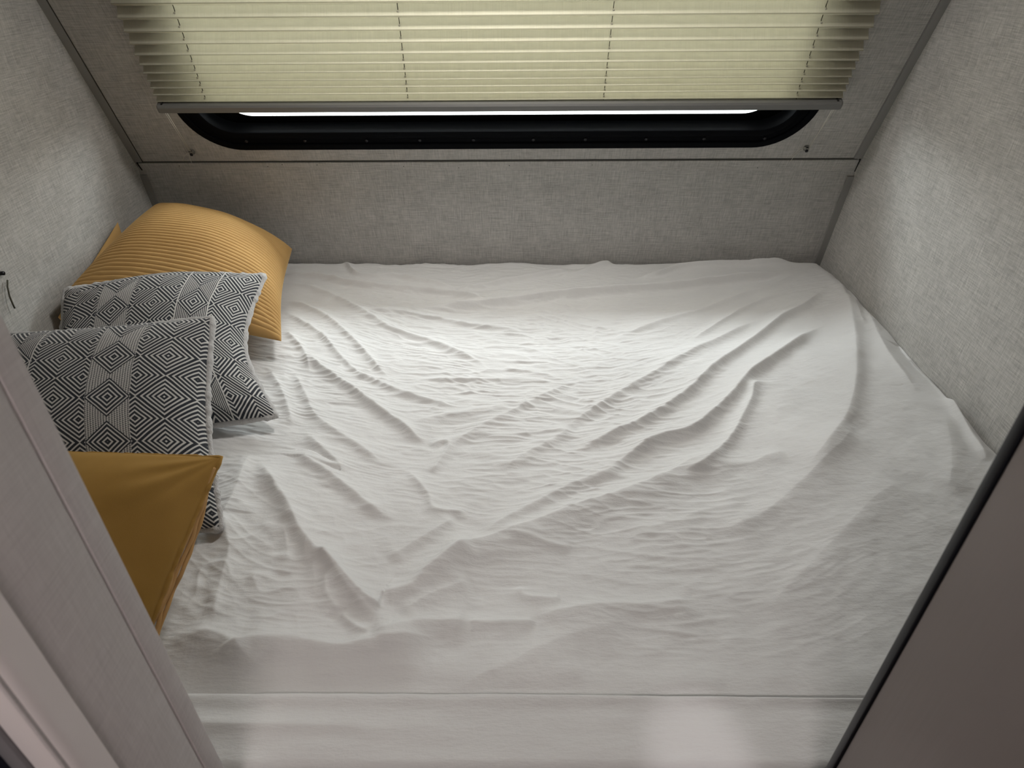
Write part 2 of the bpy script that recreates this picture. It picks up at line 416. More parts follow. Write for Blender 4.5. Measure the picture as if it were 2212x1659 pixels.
# upper wall with the window opening
def wall_with_hole(name, d0, d1, mat):
    bm = bmesh.new(); uvl = bm.loops.layers.uv.new('UVMap')
    smax = (CZ-.307)/.9114+.02
    outer = [(XL-.03, -.01), (XR+.03, -.01), (XR+.03, smax), (XL-.03, smax)]
    inner = rrect(.75, .09, STOP-.05, .08)
    def loop(pts, d):
        vs = [bm.verts.new(W(x, s, d)) for x, s in pts]
        return vs, [bm.edges.new((vs[i], vs[(i+1) % len(vs)])) for i in range(len(vs))]
    o, oe = loop(outer, d0); i_, ie = loop(inner, d0)
    bmesh.ops.triangle_fill(bm, edges=oe+ie, use_beauty=True)
    i2, _ = loop(inner, d1)
    for k in range(len(i_)):
        bm.faces.new((i_[k], i_[(k+1) % len(i_)], i2[(k+1) % len(i_)], i2[k]))
    o2, oe2 = loop(outer, d1); 
    bmesh.ops.triangle_fill(bm, edges=oe2+_, use_beauty=True)
    for k in range(4): bm.faces.new((o[k], o[(k+1) % 4], o2[(k+1) % 4], o2[k]))
    bmesh.ops.recalc_face_normals(bm, faces=bm.faces[:])
    for f in bm.faces:
        for l in f.loops:
            co = l.vert.co; l[uvl].uv = (co.x, (co.z-.307)/.9114)
    me = bpy.data.meshes.new(name); bm.to_mesh(me); bm.free(); me.materials.append(mat)
    o = bpy.data.objects.new(name, me); C.objects.link(o); return o
tag(wall_with_hole('wall_back', 0.0, -.045, M['wall']), 'pale linen-look wall leaning in above the bed around the window', kind='structure')

# lower wall (less lean), behind the bed
def prism(name, prof, x0, x1, mat, uvscale=1.0):
    """extrude a YZ outline along x"""
    n = len(prof); V = [(x0, y, z) for y, z in prof]+[(x1, y, z) for y, z in prof]
    F = [(i, (i+1) % n, n+(i+1) % n, n+i) for i in range(n)]+[tuple(range(n))[::-1], tuple(range(n, 2*n))]
    bm = bmesh.new(); vs = [bm.verts.new(v) for v in V]
    for f in F: bm.faces.new([vs[i] for i in f])
    bmesh.ops.recalc_face_normals(bm, faces=bm.faces[:]); uvl = bm.loops.layers.uv.new('UVMap')
    for f in bm.faces:
        for l in f.loops: l[uvl].uv = (l.vert.co.x*uvscale, (l.vert.co.z-l.vert.co.y*.3)*uvscale)
    me = bpy.data.meshes.new(name); bm.to_mesh(me); bm.free(); me.materials.append(mat)
    o = bpy.data.objects.new(name, me); C.objects.link(o); return o
ly = lambda z: 1.7905+.004+(.307-z)*.1705          # y of the lower panel at height z
o = prism('wall_back_lower', [(ly(.31), .31), (ly(-.75), -.75), (ly(-.75)+.05, -.75), (ly(.31)+.05, .31)], XL-.02, XR+.02, M['wall_low'])
tag(o, 'lower wall panel between the bed and the window trim board', kind='structure')
def plane_wall(name, q, uv, mat):
    o = np_mesh(name, q, [(0, 1, 2, 3)], mat, uv=uv, smooth=False); o['kind'] = 'structure'; return o
o = box('wall_left', (XL-.05, -2.0, -.75), (XL, 2.15, CZ), M['wall']); tag(o, 'left linen-look side wall', kind='structure')
o = box('wall_right', (XR, -2.0, -.75), (XR+.05, 2.15, CZ), M['wall']); tag(o, 'right linen-look side wall', kind='structure')
o = box('floor', (XL-.05, -2.05, -.80), (XR+.05, 2.15, -.75), M['floor']); o['kind'] = 'structure'
o = box('ceiling', (XL-.05, -2.05, CZ), (XR+.05, 2.15, CZ+.05), M['ceiling']); o['kind'] = 'structure'
o = box('wall_front', (XL-.05, -2.05, -.75), (XR+.05, -2.0, CZ), M['partition']); o['kind'] = 'structure'

# trim board across the bend, with a dark shadow gap round it
def slab(name, quad, d0, d1, mat, parent=None):
    """quad: four (x,s) corners on the window wall"""
    V = [W(x, s, d1) for x, s in quad]+[W(x, s, d0) for x, s in quad]
    bm = bmesh.new(); vs = [bm.verts.new(v) for v in V]
    for f in ((0, 1, 2, 3), (7, 6, 5, 4), (0, 4, 5, 1), (1, 5, 6, 2), (2, 6, 7, 3), (3, 7, 4, 0)): bm.faces.new([vs[i] for i in f])
    bmesh.ops.recalc_face_normals(bm, faces=bm.faces[:]); uvl = bm.loops.layers.uv.new('UVMap')
    for f in bm.faces:
        for l in f.loops: l[uvl].uv = (l.vert.co.x+.3, (l.vert.co.z-.307)/.9114+.4)
    me = bpy.data.meshes.new(name); bm.to_mesh(me); bm.free(); me.materials.append(mat)
    o = bpy.data.objects.new(name, me); C.objects.link(o)
    if parent: o.parent = parent
    return o
t1 = empty('trim_1'); tag(t1, 'narrow fabric-covered trim board running under the window', kind='structure')
slab('trim_board', [(-1.003, -.003), (.930, -.003), (.9335, -.046), (-.9985, -.052)], -.010, .0045, M['wall'], t1)
slab('shadow_gap', [(-1.006, .0004), (.9335, .0004), (.9335, -.0045), (-1.006, -.0045)], -.006, .0016, M['seam'], t1)
slab('end_gap', [(-1.0065, 0), (-1.003, 0), (-.9985, -.052), (-1.002, -.052)], -.006, .005, M['gap'], t1)
slab('end_gap', [(.930, 0), (.9327, 0), (.9355, -.046), (.9335, -.046)], -.006, .005, M['gap'], t1)
for x, s in [(-.8953, -.0111), (-.8727, -.0316), (-.7568, -.0434), (-.657, -.0141), (-.6168, -.0081), (-.602, -.0364), (-.5232, -.0103), (-.5038, -.0386), (-.2905, -.0163), (-.2792, -.0352), (-.142, -.0219), (-.0054, -.015), (.0389, -.045), (.218, -.0148), (.6663, -.0268), (-.4313, -.0374), (-.1241, -.0377)]:
    c = W(x, s, .0045); q = W(x, s, .0052)
    tube('brad_nail', [c, q], .0011, M['gap'], t1, 6)

# corner strips: on the back wall beside each side wall
def strip(name, xs, pts, d, mat):
    pass
def corner_strip(idx, side):
    x = XL if side < 0 else XR
    w = .020*(-side)
    t = empty('trim_%d' % idx); tag(t, 'grey plastic strip down the %s back corner' % ('left' if side < 0 else 'right'), kind='structure')
    top = (CZ-.307)/.9114
    a = slab('upper_strip', [(x, .001), (x+w, .001), (x+w*.9, top), (x, top)], -.006, .004, mat=M['corner_trim'], parent=t)
    slab('strip_behind_board', [(x, .001), (x+w*.5, .001), (x+w*.5, -.056), (x, -.056)], -.012, .0025, M['corner_trim'], t)
    slab('strip_groove', [(x+w, 0.0), (x+w*1.10, 0.0), (x+w*1.0, top), (x+w*.9, top)], -.004, .0012, M['seam'] if side < 0 else M['corner_trim'], t)
    V = []
    for z in (.262, -.02):
        for (xx, dd) in ((x, .006), (x+w*.9, .006), (x+w*.9, -.004), (x, -.004)):
            V.append((xx, ly(z)-dd, z))
    np_mesh('lower_strip', V, [(0, 1, 5, 4), (1, 2, 6, 5), (2, 3, 7, 6), (3, 0, 4, 7), (0, 3, 2, 1), (4, 5, 6, 7)], M['corner_trim'], t, smooth=False)
corner_strip(2, -1); corner_strip(3, 1)

# ------------------------------------------------------------------ window
win = empty('window_1'); tag(win, 'wide black-framed window with rounded corners behind the blind', kind='structure')
prof = [(0, .0), (0, .007), (.002, .009), (.016, .009), (.018, .0075), (.0195, .0035), (.0215, .003), (.032, .003), (.0345, .0045), (.037, .0095), (.039, .0105), (.051, .0105), (.0545, .009), (.056, .005), (.056, -.032)]
V = []; K = 14
for o_, d in prof:
    for x, s in rrect(.797-o_, .041+o_, STOP-o_, .135-o_, K): V.append(W(x, s, d))
nl = 4*(K+1)
F = grid_faces(nl, len(prof), True)
fr_o = np_mesh('window_frame', V, F, M['black'], win)
try: fr_o.data.set_sharp_from_angle(angle=math.radians(35))
except Exception: pass
for x in (-.6871, -.5347, -.375, -.2369, -.0977, .0572, .1916, .3488, .4982, .6548):
    c = W(x, .0675, .003); q = W(x, .0675, .0058); e = W(x, .0675, .0066)
    tube('screw', [c, q, e], .0042, M['screw'], fr_o, 10, rs=[.0046, .0046, .0030])
# pane and its black printed border
inner = rrect(.741, .097, STOP-.056, .079, K); edge = rrect(.700, .117, STOP-.08, .078, K)
V = [W(x, s, -.030) for x, s in inner]+[W(x, s, -.030) for x, s in edge]
np_mesh('frit_border', V, grid_faces(nl, 2, True), M['frit'], win, smooth=False)
V = [W(x, s, -.033) for x, s in rrect(.745, .093, STOP-.05, .079, K)]
np_mesh('glass_pane', V, [tuple(range(nl))], M['glass'], win, smooth=False)

# ------------------------------------------------------------------ pleated blind
bl = empty('pleated_blind'); tag(bl, 'cream pleated blind half lowered over the black framed window', 'blind')
BX0, BX1 = -.842, .782
fold = [(.0478, .2136), (.0472, .2302), (.0449, .2464), (.0430, .2632), (.0419, .2819), (.0402, .3015), (.0384, .3238), (.0363, .3486), (.0335, .3747), (.0311, .4032)]
s, d = .4032, .0311
while s < .755:
    s += .0293; d = max(.027, d-.002); fold.append((d, s))
nx = 60; xs = np.linspace(BX0, BX1, nx)
V = []; UV = []; rows = 0; acc = 0
def addrow(s_of, d_of, vv):
    global rows
    for x in xs:
        sag = .0012*math.sin(3.1*x+vv*1.7)*.6
        V.append(W(x, s_of+sag, d_of)); UV.append((x, vv))
    rows += 1
prof2 = []
for k in range(len(fold)):
    d, s = fold[k]
    if k+1 < len(fold): s2 = fold[k+1][1]; d2 = fold[k+1][0]
    else: s2 = s+.029; d2 = d
    prof2.append((s, d)); prof2.append((s*.47+s2*.53, (d+d2)/2-.0185))
prof2 = [(.2085, .034), (.2095, .0335)]+prof2
vv = 0; last = None
for s, d in prof2:
    if last: vv += math.hypot(s-last[0], d-last[1])
    addrow(s, d, vv); last = (s, d)
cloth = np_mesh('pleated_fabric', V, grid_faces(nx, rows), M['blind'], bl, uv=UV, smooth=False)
# painted fold shading: second coordinate runs 0 at each outer fold to 1 at each inner fold
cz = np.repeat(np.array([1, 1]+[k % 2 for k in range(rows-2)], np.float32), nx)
lay = cloth.data.uv_layers.new(name='FoldShade'); vi = np.empty(len(cloth.data.loops), np.int32); cloth.data.loops.foreach_get('vertex_index', vi)
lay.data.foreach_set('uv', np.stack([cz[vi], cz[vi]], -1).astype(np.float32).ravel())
# bottom rail
RX0, RX1 = -.8385, .7790
pr = [(.1915, .0600), (.2048, .0600), (.2088, .0565), (.2090, .0330), (.2040, .0290), (.1915, .0320)]
V = []
for x, ins in ((RX0, 0), (RX1, 0)):
    for s, d in pr: V.append(W(x, s, d))
n = len(pr); F = [(i, (i+1) % n, n+(i+1) % n, n+i) for i in range(n)]
rail = np_mesh('bottom_rail', V, F, M['rail'], bl, smooth=False)
for x, sg in ((RX0, -1), (RX1, 1)):
    V = [W(x, s, d) for s, d in pr]+[W(x+sg*.004, s*.9+.2*.1, d*.9+.045*.1) for s, d in pr]
    F = [(i, (i+1) % n, n+(i+1) % n, n+i) for i in range(n)]+[tuple(range(n, 2*n))]
    np_mesh('end_cap', V, F, M['rail'], rail, smooth=False)
    a = x-sg*.008
    tube('cap_slot', [W(a, .2089, .040), W(a, .2089, .053)], .0022, M['gap'], rail, 6)
# headrail, above the photograph
V = [W(x, s, d) for x in (BX0, BX1) for s, d in ((.77, .004), (.77, .05), (.80, .05), (.80, .004))]
np_mesh('headrail', V, [(0, 1, 5, 4), (1, 2, 6, 5), (2, 3, 7, 6), (3, 0, 4, 7), (0, 3, 2, 1), (4, 5, 6, 7)], M['rail'], bl, smooth=False)
# lift cords threaded through the pleats
for xt, xb in ((-.7185, -.727), (-.242, -.2455), (.2168, .2188), (.667, .6748)):
    pts = []
    for k in range(len(fold)):
        d, s = fold[k]; x = xb+(xt-xb)*(s-.21)/.2
        pts.append(W(x, s, d-.0105))
    pts = [W(xb, .207, .045)]+pts+[W(xt, .775, .02)]
    lc = tube('lift_cord', pts, .0009, M['lift_cord'], bl, 6)
    for k in range(len(fold)-1):
        d, s = fold[k]; d2, s2 = fold[k+1]; x = xb+(xt-xb)*(s-.21)/.2
        f = .42
        sm = s+(s2*.53+s*.47-s)*f; dm = d+((d+d2)/2-.0185-d)*f
        c = W(x, sm, dm+.0002); q = W(x, sm, dm+.0022)
        tube('cord_eyelet', [c, q], .0021, M['cord'], lc, 6)
# tension cords to the wall anchors
for i, (xa, sa, xb) in enumerate(((-.8445, .0325, -.846), (.7752, .0345, .786))):
    for dx in (0, .005):
        tube('tension_cord', [W(xb+.012*(1 if i == 0 else -1)+dx*(-1 if i else 1), .1925, .05), W(xa+dx*.6, sa+.004, .010)], .0007, M['cord'], bl, 6)
for pts in ([(-.848, .034), (-.856, .031), (-.868, .022), (-.8749, .0119), (-.879, .0089)], [(-.848, .031), (-.853, .026), (-.856, .015), (-.857, .001)]):
    tube('tension_cord', [W(x, s, .006) for x, s in pts], .0006, M['cord'], bl, 6)
for pts in ([(.773, .038), (.764, .041), (.755, .034), (.748, .022), (.744, .010)], [(.773, .035), (.766, .036), (.757, .027), (.750, .012), (.7465, -.006)]):
    tube('tension_cord', [W(x, s, .006) for x, s in pts], .0006, M['cord'], bl, 6)
for xa, sa, side in ((-.8445, .0325, 'left'), (.7752, .0345, 'right')):
    an = empty('cord_anchor', W(xa, sa, 0)); tag(an, 'small clear plastic cord anchor screwed to the wall at the %s end of the window' % side, 'anchor', 'blind cord anchors')
    rooted(an, tube('anchor_base', [W(xa, sa, 0), W(xa, sa, .003), W(xa, sa, .008)], .006, M['plastic'], None, 16, rs=[.0085, .0085, .005]))
    rooted(an, tube('screw', [W(xa, sa-.003, .0085), W(xa, sa-.003, .0105)], .0042, M['screw'], None, 10))
    rooted(an, tube('hook', [W(xa-.003, sa+.006, .006), W(xa, sa+.0085, .012), W(xa+.003, sa+.006, .006)], .0015, M['screw'], None, 8))

# thin dark cord on the left wall
hc = empty('hanging_cord', (XL+.002, 1.18, .2)); tag(hc, 'thin dark cord hanging from a small hook on the left wall', 'cord')
rooted(hc, tube('cord_strand', [(XL+.006, 1.200, .232), (XL+.008, 1.190, .222), (XL+.010, 1.182, .205), (XL+.012, 1.1785, .190), (XL+.012, 1.1784, .180)], .0016, M['lift_cord']))
rooted(hc, tube('hook', [(XL, 1.197, .248), (XL+.008, 1.197, .248)], .004, M['screw']))

# ------------------------------------------------------------------ bed
bed = empty('bed', (0, 1.1, -.75)); tag(bed, 'built-in double bed filling the alcove under the blind window', 'bed')
rooted(bed, box('mattress', (XL+.012, .372, -.19), (XR-.012, 1.812, -.022), M['mattress'], bev=.03))
rooted(bed, box('platform', (XL+.001, .372, -.75), (XR-.001, 1.86, -.192), M['wood'], bev=.004))

# sheet height field
NX, NY = SHEET_N
gx = np.linspace(XL+.004, XR-.0015, NX); gy = np.linspace(.3600, 1.842, NY)
GX, GY = np.meshgrid(gx, gy)
Z = np.zeros_like(GX)
dx, dy = gx[1]-gx[0], gy[1]-gy[0]
def ridge(pts, H, wb, wf):
    H *= .001*RH; wb *= .001*RW; wf *= .001*RW
    # resample through a Catmull-Rom curve
    P = np.array(pts, float); n = len(P); Q = []
    for i in range(n-1):
        p0, p1, p2, p3 = P[max(i-1, 0)], P[i], P[i+1], P[min(i+2, n-1)]
        for t in np.linspace(0, 1, 7)[:-1]:
            Q.append(.5*((2*p1)+(-p0+p2)*t+(2*p0-5*p1+4*p2-p3)*t*t+(-p0+3*p1-3*p2+p3)*t**3))
    Q.append(P[-1]); Q = np.array(Q)
    L = np.concatenate([[0], np.cumsum(np.hypot(*(Q[1:]-Q[:-1]).T))]); T = L[-1]
    R = 3*max(wb, wf)
    x0, x1 = Q[:, 0].min()-R, Q[:, 0].max()+R; y0, y1 = Q[:, 1].min()-R, Q[:, 1].max()+R
    i0, i1 = np.searchsorted(gx, [x0, x1]); j0, j1 = np.searchsorted(gy, [y0, y1])
    if i1 <= i0 or j1 <= j0: return
    sx, sy = GX[j0:j1, i0:i1], GY[j0:j1, i0:i1]
    best = np.full(sx.shape, 9.0); side = np.zeros_like(best); tt = np.zeros_like(best)
    for k in range(len(Q)-1):
        a, b = Q[k], Q[k+1]; d = b-a; l2 = d@d+1e-12
        u = np.clip(((sx-a[0])*d[0]+(sy-a[1])*d[1])/l2, 0, 1)
        ex, ey = sx-(a[0]+u*d[0]), sy-(a[1]+u*d[1]); dist = np.hypot(ex, ey)
        # 'back' side = the side towards the window (left of a left-to-right line)
        cr = d[0]*ey-d[1]*ex
        if d[0] < 0: cr = -cr
        m = dist < best
        best = np.where(m, dist, best); side = np.where(m, cr, side); tt = np.where(m, L[k]+u*np.sqrt(l2), tt)
    w = np.where(side > 0, wb, wf)
    taper = smooth(tt/(.16*T))*smooth((T-tt)/(.14*T))
    q = best/w
    prof = np.where(side > 0, np.exp(-q**1.15*1.1), np.exp(-q**1.6*1.1))
    Z[j0:j1, i0:i1] = np.maximum(Z[j0:j1, i0:i1], 0)*1.0 + 0 if False else Z[j0:j1, i0:i1]+H*taper*prof
for r in RIDGES: ridge(*r)
# soft mattress undulation and a shallow dish in the middle
Z += .0055*vnoise(GX*3.1+3, GY*3.3+1, 1)+.003*vnoise(GX*7+9, GY*8, 2)
Z -= .012*np.exp(-(((GX-.02)/.55)**2+((GY-1.15)/.35)**2))
# fine crinkles following the pull of the cloth
YC = GY-.26*(GX-.05)**2+.012*vnoise(GX*5, GY*5, 3)
XC = GX
amt = .35+.65*smooth((vnoise(GX*3.3+4, GY*3.3, 5)+.45)/1.0)
amt = amt*smooth((GY-.47)/.1)*(1-.8*smooth((GX-.15)/.45))*(.45+.55*smooth((GY-.55)/.35))
def rg(a): return (1-np.abs(a))**2
Z += amt*CR*(.0024*(rg(vnoise(XC*9, YC*50+6*vnoise(XC*3, YC*3, 17), 11))-.35)+.0018*(rg(vnoise(XC*17+5, YC*105+4*vnoise(XC*5, YC*5, 18), 12))-.35)+.0009*vnoise(XC*40, YC*170, 13))
Z += CR*.0012*vnoise(GX*26, GY*30, 14)+.0005*vnoise(GX*70, GY*75, 15)
# lower-left crumple by the pillows
cm = np.exp(-(((GX+.42)/.16)**2+((GY-.70)/.17)**2))
Z += cm*.004*(rg(vnoise(GX*22+GY*9, GY*22-GX*8, 21))-.3)+cm*.002*vnoise(GX*60, GY*55, 22)
# edges: roll down into the gaps at walls and front
back = 1.842-GY; right = XR-.0015-GX; left = GX-(XL+.004)
wob = .010*vnoise(GX*9, GX*0+2, 31)
Z -= .020*np.clip(1-(back+wob*.5)/.045, 0, 1)**2
Z -= .020*np.clip(1-(right+.012*vnoise(GY*7, GY*0+1, 32))/.040, 0, 1)**2
Z -= .020*np.clip(1-left/.04, 0, 1)**2
# rounded back-right mattress corner
cd = np.hypot(np.clip(GX-(XR-.12), 0, None), np.clip(GY-(1.836-.12), 0, None))
Z -= .03*smooth((cd-.115)/.05)
Z = np.where(GY < .4695, Z*.35-.004, Z*(.35+.65*smooth((GY-.4695)/.06)))
Z += -.004*smooth((.50-GY)/.04)
front = GY-.36
Z -= .03*np.clip(1-front/.03, 0, 1)**2
Z = np.maximum(Z, -.06)
def sheet_z(x, y):
    z = Z[np.clip(np.searchsorted(gy, y), 0, NY-1), np.clip(np.searchsorted(gx, x), 0, NX-1)]
    return np.where(np.asarray(y) < .482, np.maximum(z, .015), z)
sh = empty('bed_sheet', (0, 1.1, 0)); tag(sh, 'rumpled off-white cotton sheet pulled over the whole mattress', 'bed sheet')
Vt = np.stack([GX, GY, Z], -1).reshape(-1, 3)
rooted(sh, np_mesh('sheet_top', Vt, grid_faces(NX, NY), M['sheet'], uv=Vt[:, :2]))
# skirt over the front of the mattress
nn = 240; xs2 = np.linspace(XL+.004, XR-.0015, nn); zs = np.linspace(0, 1, 16)
A, B_ = np.meshgrid(xs2, zs)
z0 = np.interp(xs2, gx, Z[0]); ZZ = z0[None, :]*(1-B_)-.20*B_
YY = .3600-.004*np.sin(B_*3)+.004*vnoise(A*9, B_*1.5, 41)*B_
Vt = np.stack([A, YY, ZZ], -1).reshape(-1, 3)
rooted(sh, np_mesh('sheet_skirt', Vt, grid_faces(nn, 16), M['sheet'], uv=np.stack([A, B_*.2], -1).reshape(-1, 2)))
# folded hem band lying across the front
nbx, nby = 900, 130
bx = np.linspace(XL+.006, XR-.003, nbx); bt = np.linspace(0, 1, nby)
A, B_ = np.meshgrid(bx, bt)
foldy = .4705-.0065*(A+.42)/.86+.0015*vnoise(A*5, A*0, 51)
YY = .3585+(foldy-.3585)*B_
base = np.zeros_like(A)
for j in range(nby):
    base[j] = .004
hz = .0045+.0012*vnoise(A*4, YY*14, 52)+.0007*vnoise(A*30, YY*60, 53)
hz += .0045*np.exp(-np.abs((YY-(.4285-.010*(A+.42)-.0))/.010)**1.6)*smooth((.0-A)/.35)
hz += .003*np.exp(-((YY-.462)/.010)**2)
edge = np.clip((foldy-YY)/.0035, 0, 1); hz = (hz+.004)*np.sqrt(1-(1-edge)**2)-.004
hz -= .03*np.clip(1-(YY-.3585)/.03, 0, 1)**2
Vt = np.stack([A, YY, hz], -1).reshape(-1, 3)
rooted(sh, np_mesh('hem_band', Vt, grid_faces(nbx, nby), M['sheet'], uv=Vt[:, :2]+np.array([.37, .11])))

# ------------------------------------------------------------------ pillows
def pillow(name, label, cat, corners, T, fm, bm_, n=(160, 160), pinch=(.05, .05, .05, .05), front=.55, ribs=None, lump=.006, seed=1,
           piping=None, pipr=.004, pipmat=None, back_name='back_cover', floor=.006, power=.55, flip=False, sag=None, group=None, ear=.02):
    """corners TL,TR,BR,BL in world; u runs left to right, v bottom to top"""
    TL, TR, BR, BL = [np.array(c, float) for c in corners]
    ctr = (TL+TR+BR+BL)/4
    root = empty(name, ctr); tag(root, label, cat, group)
    nrm = np.cross((TR+BR)-(TL+BL), (TL+TR)-(BL+BR)); nrm /= np.linalg.norm(nrm)
    if flip: nrm = -nrm
    def surf(u, v):
        # outline of each side pulled in (or pushed out): top, right, bottom, left
        Su = np.clip(np.sin(np.pi*u), 0, 1)**1.2; Sv = np.clip(np.sin(np.pi*v), 0, 1)**1.2
        uu = u*(1-pinch[1]*Sv)+(1-u)*pinch[3]*Sv; vv = v*(1-pinch[0]*Su)+(1-v)*pinch[2]*Su
        return ((TL[None]*(1-uu)[:, None]+TR[None]*uu[:, None])*vv[:, None]+(BL[None]*(1-uu)[:, None]+BR[None]*uu[:, None])*(1-vv)[:, None])
    nu, nv = n
    # denser sampling at the rim
    def space(k): 
        t = np.linspace(0, 1, k); return .5-.5*np.cos(np.pi*t)*(.55)-.5*(1-2*t)*.45
    us, vs = space(nu), (np.linspace(0, 1, nv) if ribs else space(nv))
    U, Vv = np.meshgrid(us, vs); u = U.ravel(); v = Vv.ravel()
    base = surf(u, v)
    e = np.clip(4*u*(1-u), 0, 1)**power*np.clip(4*v*(1-v), 0, 1)**power
    lumpn = vnoise(u*3+seed, v*3+seed*2, seed)*.7+vnoise(u*6, v*6+seed, seed+1)*.3
    # corner creases
    cr = np.zeros_like(u)
    for cu, cv in ((0, 0), (1, 0), (0, 1), (1, 1)):
        a = np.arctan2(np.abs(v-cv), np.abs(u-cu)); r = np.hypot(u-cu, v-cv)
        cr += np.sin(a*14+seed+cu*2+cv)*np.exp(-((r-.16)/.12)**2)*.35
    hF = T*front*e+(lump*lumpn+lump*.6*cr)*e**.6
    hB = T*(1-front)*e+lump*.5*lumpn*e
    if ribs:
        cnt, amp = ribs
        ph = v*cnt+.25*vnoise(u*4, v*4, seed+3)
        rib = np.abs(np.sin(np.pi*ph))**.42
        hF = hF+amp*(rib-.6)*np.clip(e*6, 0, 1)
    def push(p):
        if sag is not None: p = sag(p)
        p = p.copy(); p[:, 2] = np.maximum(p[:, 2], np.maximum(floor*.3, sheet_z(p[:, 0], p[:, 1])+.003)); return p
    uv = np.stack([u, v], -1)
    F = grid_faces(nu, nv)
    cross = np.cross(TR-TL, TL-BL)
    if np.dot(cross, nrm) < 0: F = F[:, ::-1]
    f = np_mesh('front_cover', push(base+nrm*hF[:, None]), F, fm, uv=uv)
    # back at lower density
    nb = 90; ub = space(nb); Ub, Vb = np.meshgrid(ub, ub); u2, v2 = Ub.ravel(), Vb.ravel()
    e2 = np.clip(4*u2*(1-u2), 0, 1)**power*np.clip(4*v2*(1-v2), 0, 1)**power
    b = np_mesh(back_name, push(surf(u2, v2)-nrm*(T*(1-front)*e2+lump*.4*vnoise(u2*5, v2*5, seed+9)*e2)[:, None]), grid_faces(nb, nb)[:, ::-1] if np.dot(cross, nrm) > 0 else grid_faces(nb, nb), bm_, uv=np.stack([u2, v2], -1))
    rooted(root, f); rooted(root, b)
    if piping:
        t = np.linspace(0, 1, 120)[:-1]; z = np.zeros_like(t); o_ = np.ones_like(t)
        pu = np.concatenate([t, o_, 1-t, z]); pv = np.concatenate([z, t, o_, 1-t])
        P = surf(pu, pv)
        rr = np.random.default_rng(seed)
        off = -nrm*(pipr*.6)
        pts = push(P+off)
        m = len(pts); seg = 8
        ctr_ = pts.mean(0); Vp = []
        tn = np.roll(pts, -1, 0)-np.roll(pts, 1, 0); tn /= np.linalg.norm(tn, axis=1)[:, None]
        bn = np.cross(tn, nrm); bn /= np.linalg.norm(bn, axis=1)[:, None]
        rad = pipr*(1+.25*vnoise(np.arange(m)*.35, np.zeros(m), seed+4)+(.15*(rr.random(m)-.5)))
        for k in range(seg):
            th = 2*np.pi*k/seg
            Vp.append(pts+bn*(np.cos(th)*rad)[:, None]+nrm*(np.sin(th)*rad)[:, None])
        Vp = np.stack(Vp, 1).reshape(-1, 3)
        Vp[:, 2] = np.maximum(Vp[:, 2], sheet_z(Vp[:, 0], Vp[:, 1])+.003)
        Fp = [(i*seg+k, i*seg+(k+1) % seg, ((i+1) % m)*seg+(k+1) % seg, ((i+1) % m)*seg+k) for i in range(m) for k in range(seg)]
        rooted(root, np_mesh(piping, Vp, Fp, pipmat))
    return root, surf, nrm
pillow('corduroy_cushion', 'mustard corduroy cushion mostly hidden between the left wall and the larger ribbed cushion', 'cushion',
       [(-.996, 1.604, .202), (-.992, 1.27, .11), (-.955, 1.25, .03), (-.965, 1.57, .03)], .03, M['cord_y'], M['cord_y'], n=(120, 260), ribs=(16, .0032), seed=5, pinch=(.02, .02, .02, .02), group='mustard corduroy cushions', floor=.012)
pillow('corduroy_cushion', 'large mustard corduroy cushion leaning in the back left corner below the window', 'cushion',
       [(-.938, 1.705, .214), (-.618, 1.745, .072), (-.515, 1.270, .050), (-.965, 1.275, .160)], .125, M['cord_y'], M['cord_y'], n=(170, 640), ribs=(38, .0052), seed=2, pinch=(-.025, .03, .0, .01), front=.80,
       group='mustard corduroy cushions', back_name='smooth_back_cover', floor=.012, power=.5)
pillow('patterned_cushion', 'black and white diamond cushion leaning on the large corduroy cushion', 'cushion',
       [(-.862, 1.150, .235), (-.540, 1.315, .190), (-.458, 1.020, .030), (-.830, .930, .030)], .13, M['tribal_a'], M['fleece'], n=(260, 260), seed=3, pinch=(-.05, .13, .0, .0), front=.6,
       piping='fleece_edge', pipr=.007, pipmat=M['fleece'], group='black and white diamond cushions', back_name='fleece_back_cover', power=.5)
pillow('patterned_cushion', 'front black and white diamond cushion half covered by the plain velvet cushion', 'cushion',
       [(-.940, .990, .225), (-.528, 1.020, .245), (-.465, .738, .018), (-.87, .690, .030)], .14, M['tribal_b'], M['fleece'], n=(280, 280), seed=8, pinch=(.02, .035, .0, .0), front=.6,
       piping='fleece_edge', pipr=.007, pipmat=M['fleece'], group='black and white diamond cushions', back_name='fleece_back_cover', power=.5)
vp, vs_, vn = pillow('velvet_cushion', 'plain mustard velvet cushion with tan piping, closest to the camera', 'cushion',
       [(-.86, .735, .185), (-.418, .722, .180), (-.475, .395, .012), (-.87, .400, .015)], .13, M['velvet'], M['velvet'], n=(150, 150), seed=12, pinch=(.0, .015, .0, .0), front=.5, lump=.014, power=.55,
       piping='piping', pipr=.0035, pipmat=M['velvet'], floor=.01)
# ruffled zip flaps along the right side of the velvet cushion
for k in (1, 2, 3):
    t = np.linspace(.02, .955, 110); g = smooth((.97-t)/.3)
    P = vs_(np.ones_like(t), t)-vn*((.0055*k*g+.0015*vnoise(t*14, t*0+k, 61)*g))[:, None]
    P[:, 0] += (.0024*k+.0020*vnoise(t*16, t*0, 60+k))*g-.002
    P[:, 2] = np.maximum(P[:, 2], .0185)
    rooted(vp, tube('zip_flap', [tuple(p) for p in P], .0030, M['velvet_light'], None, 8))

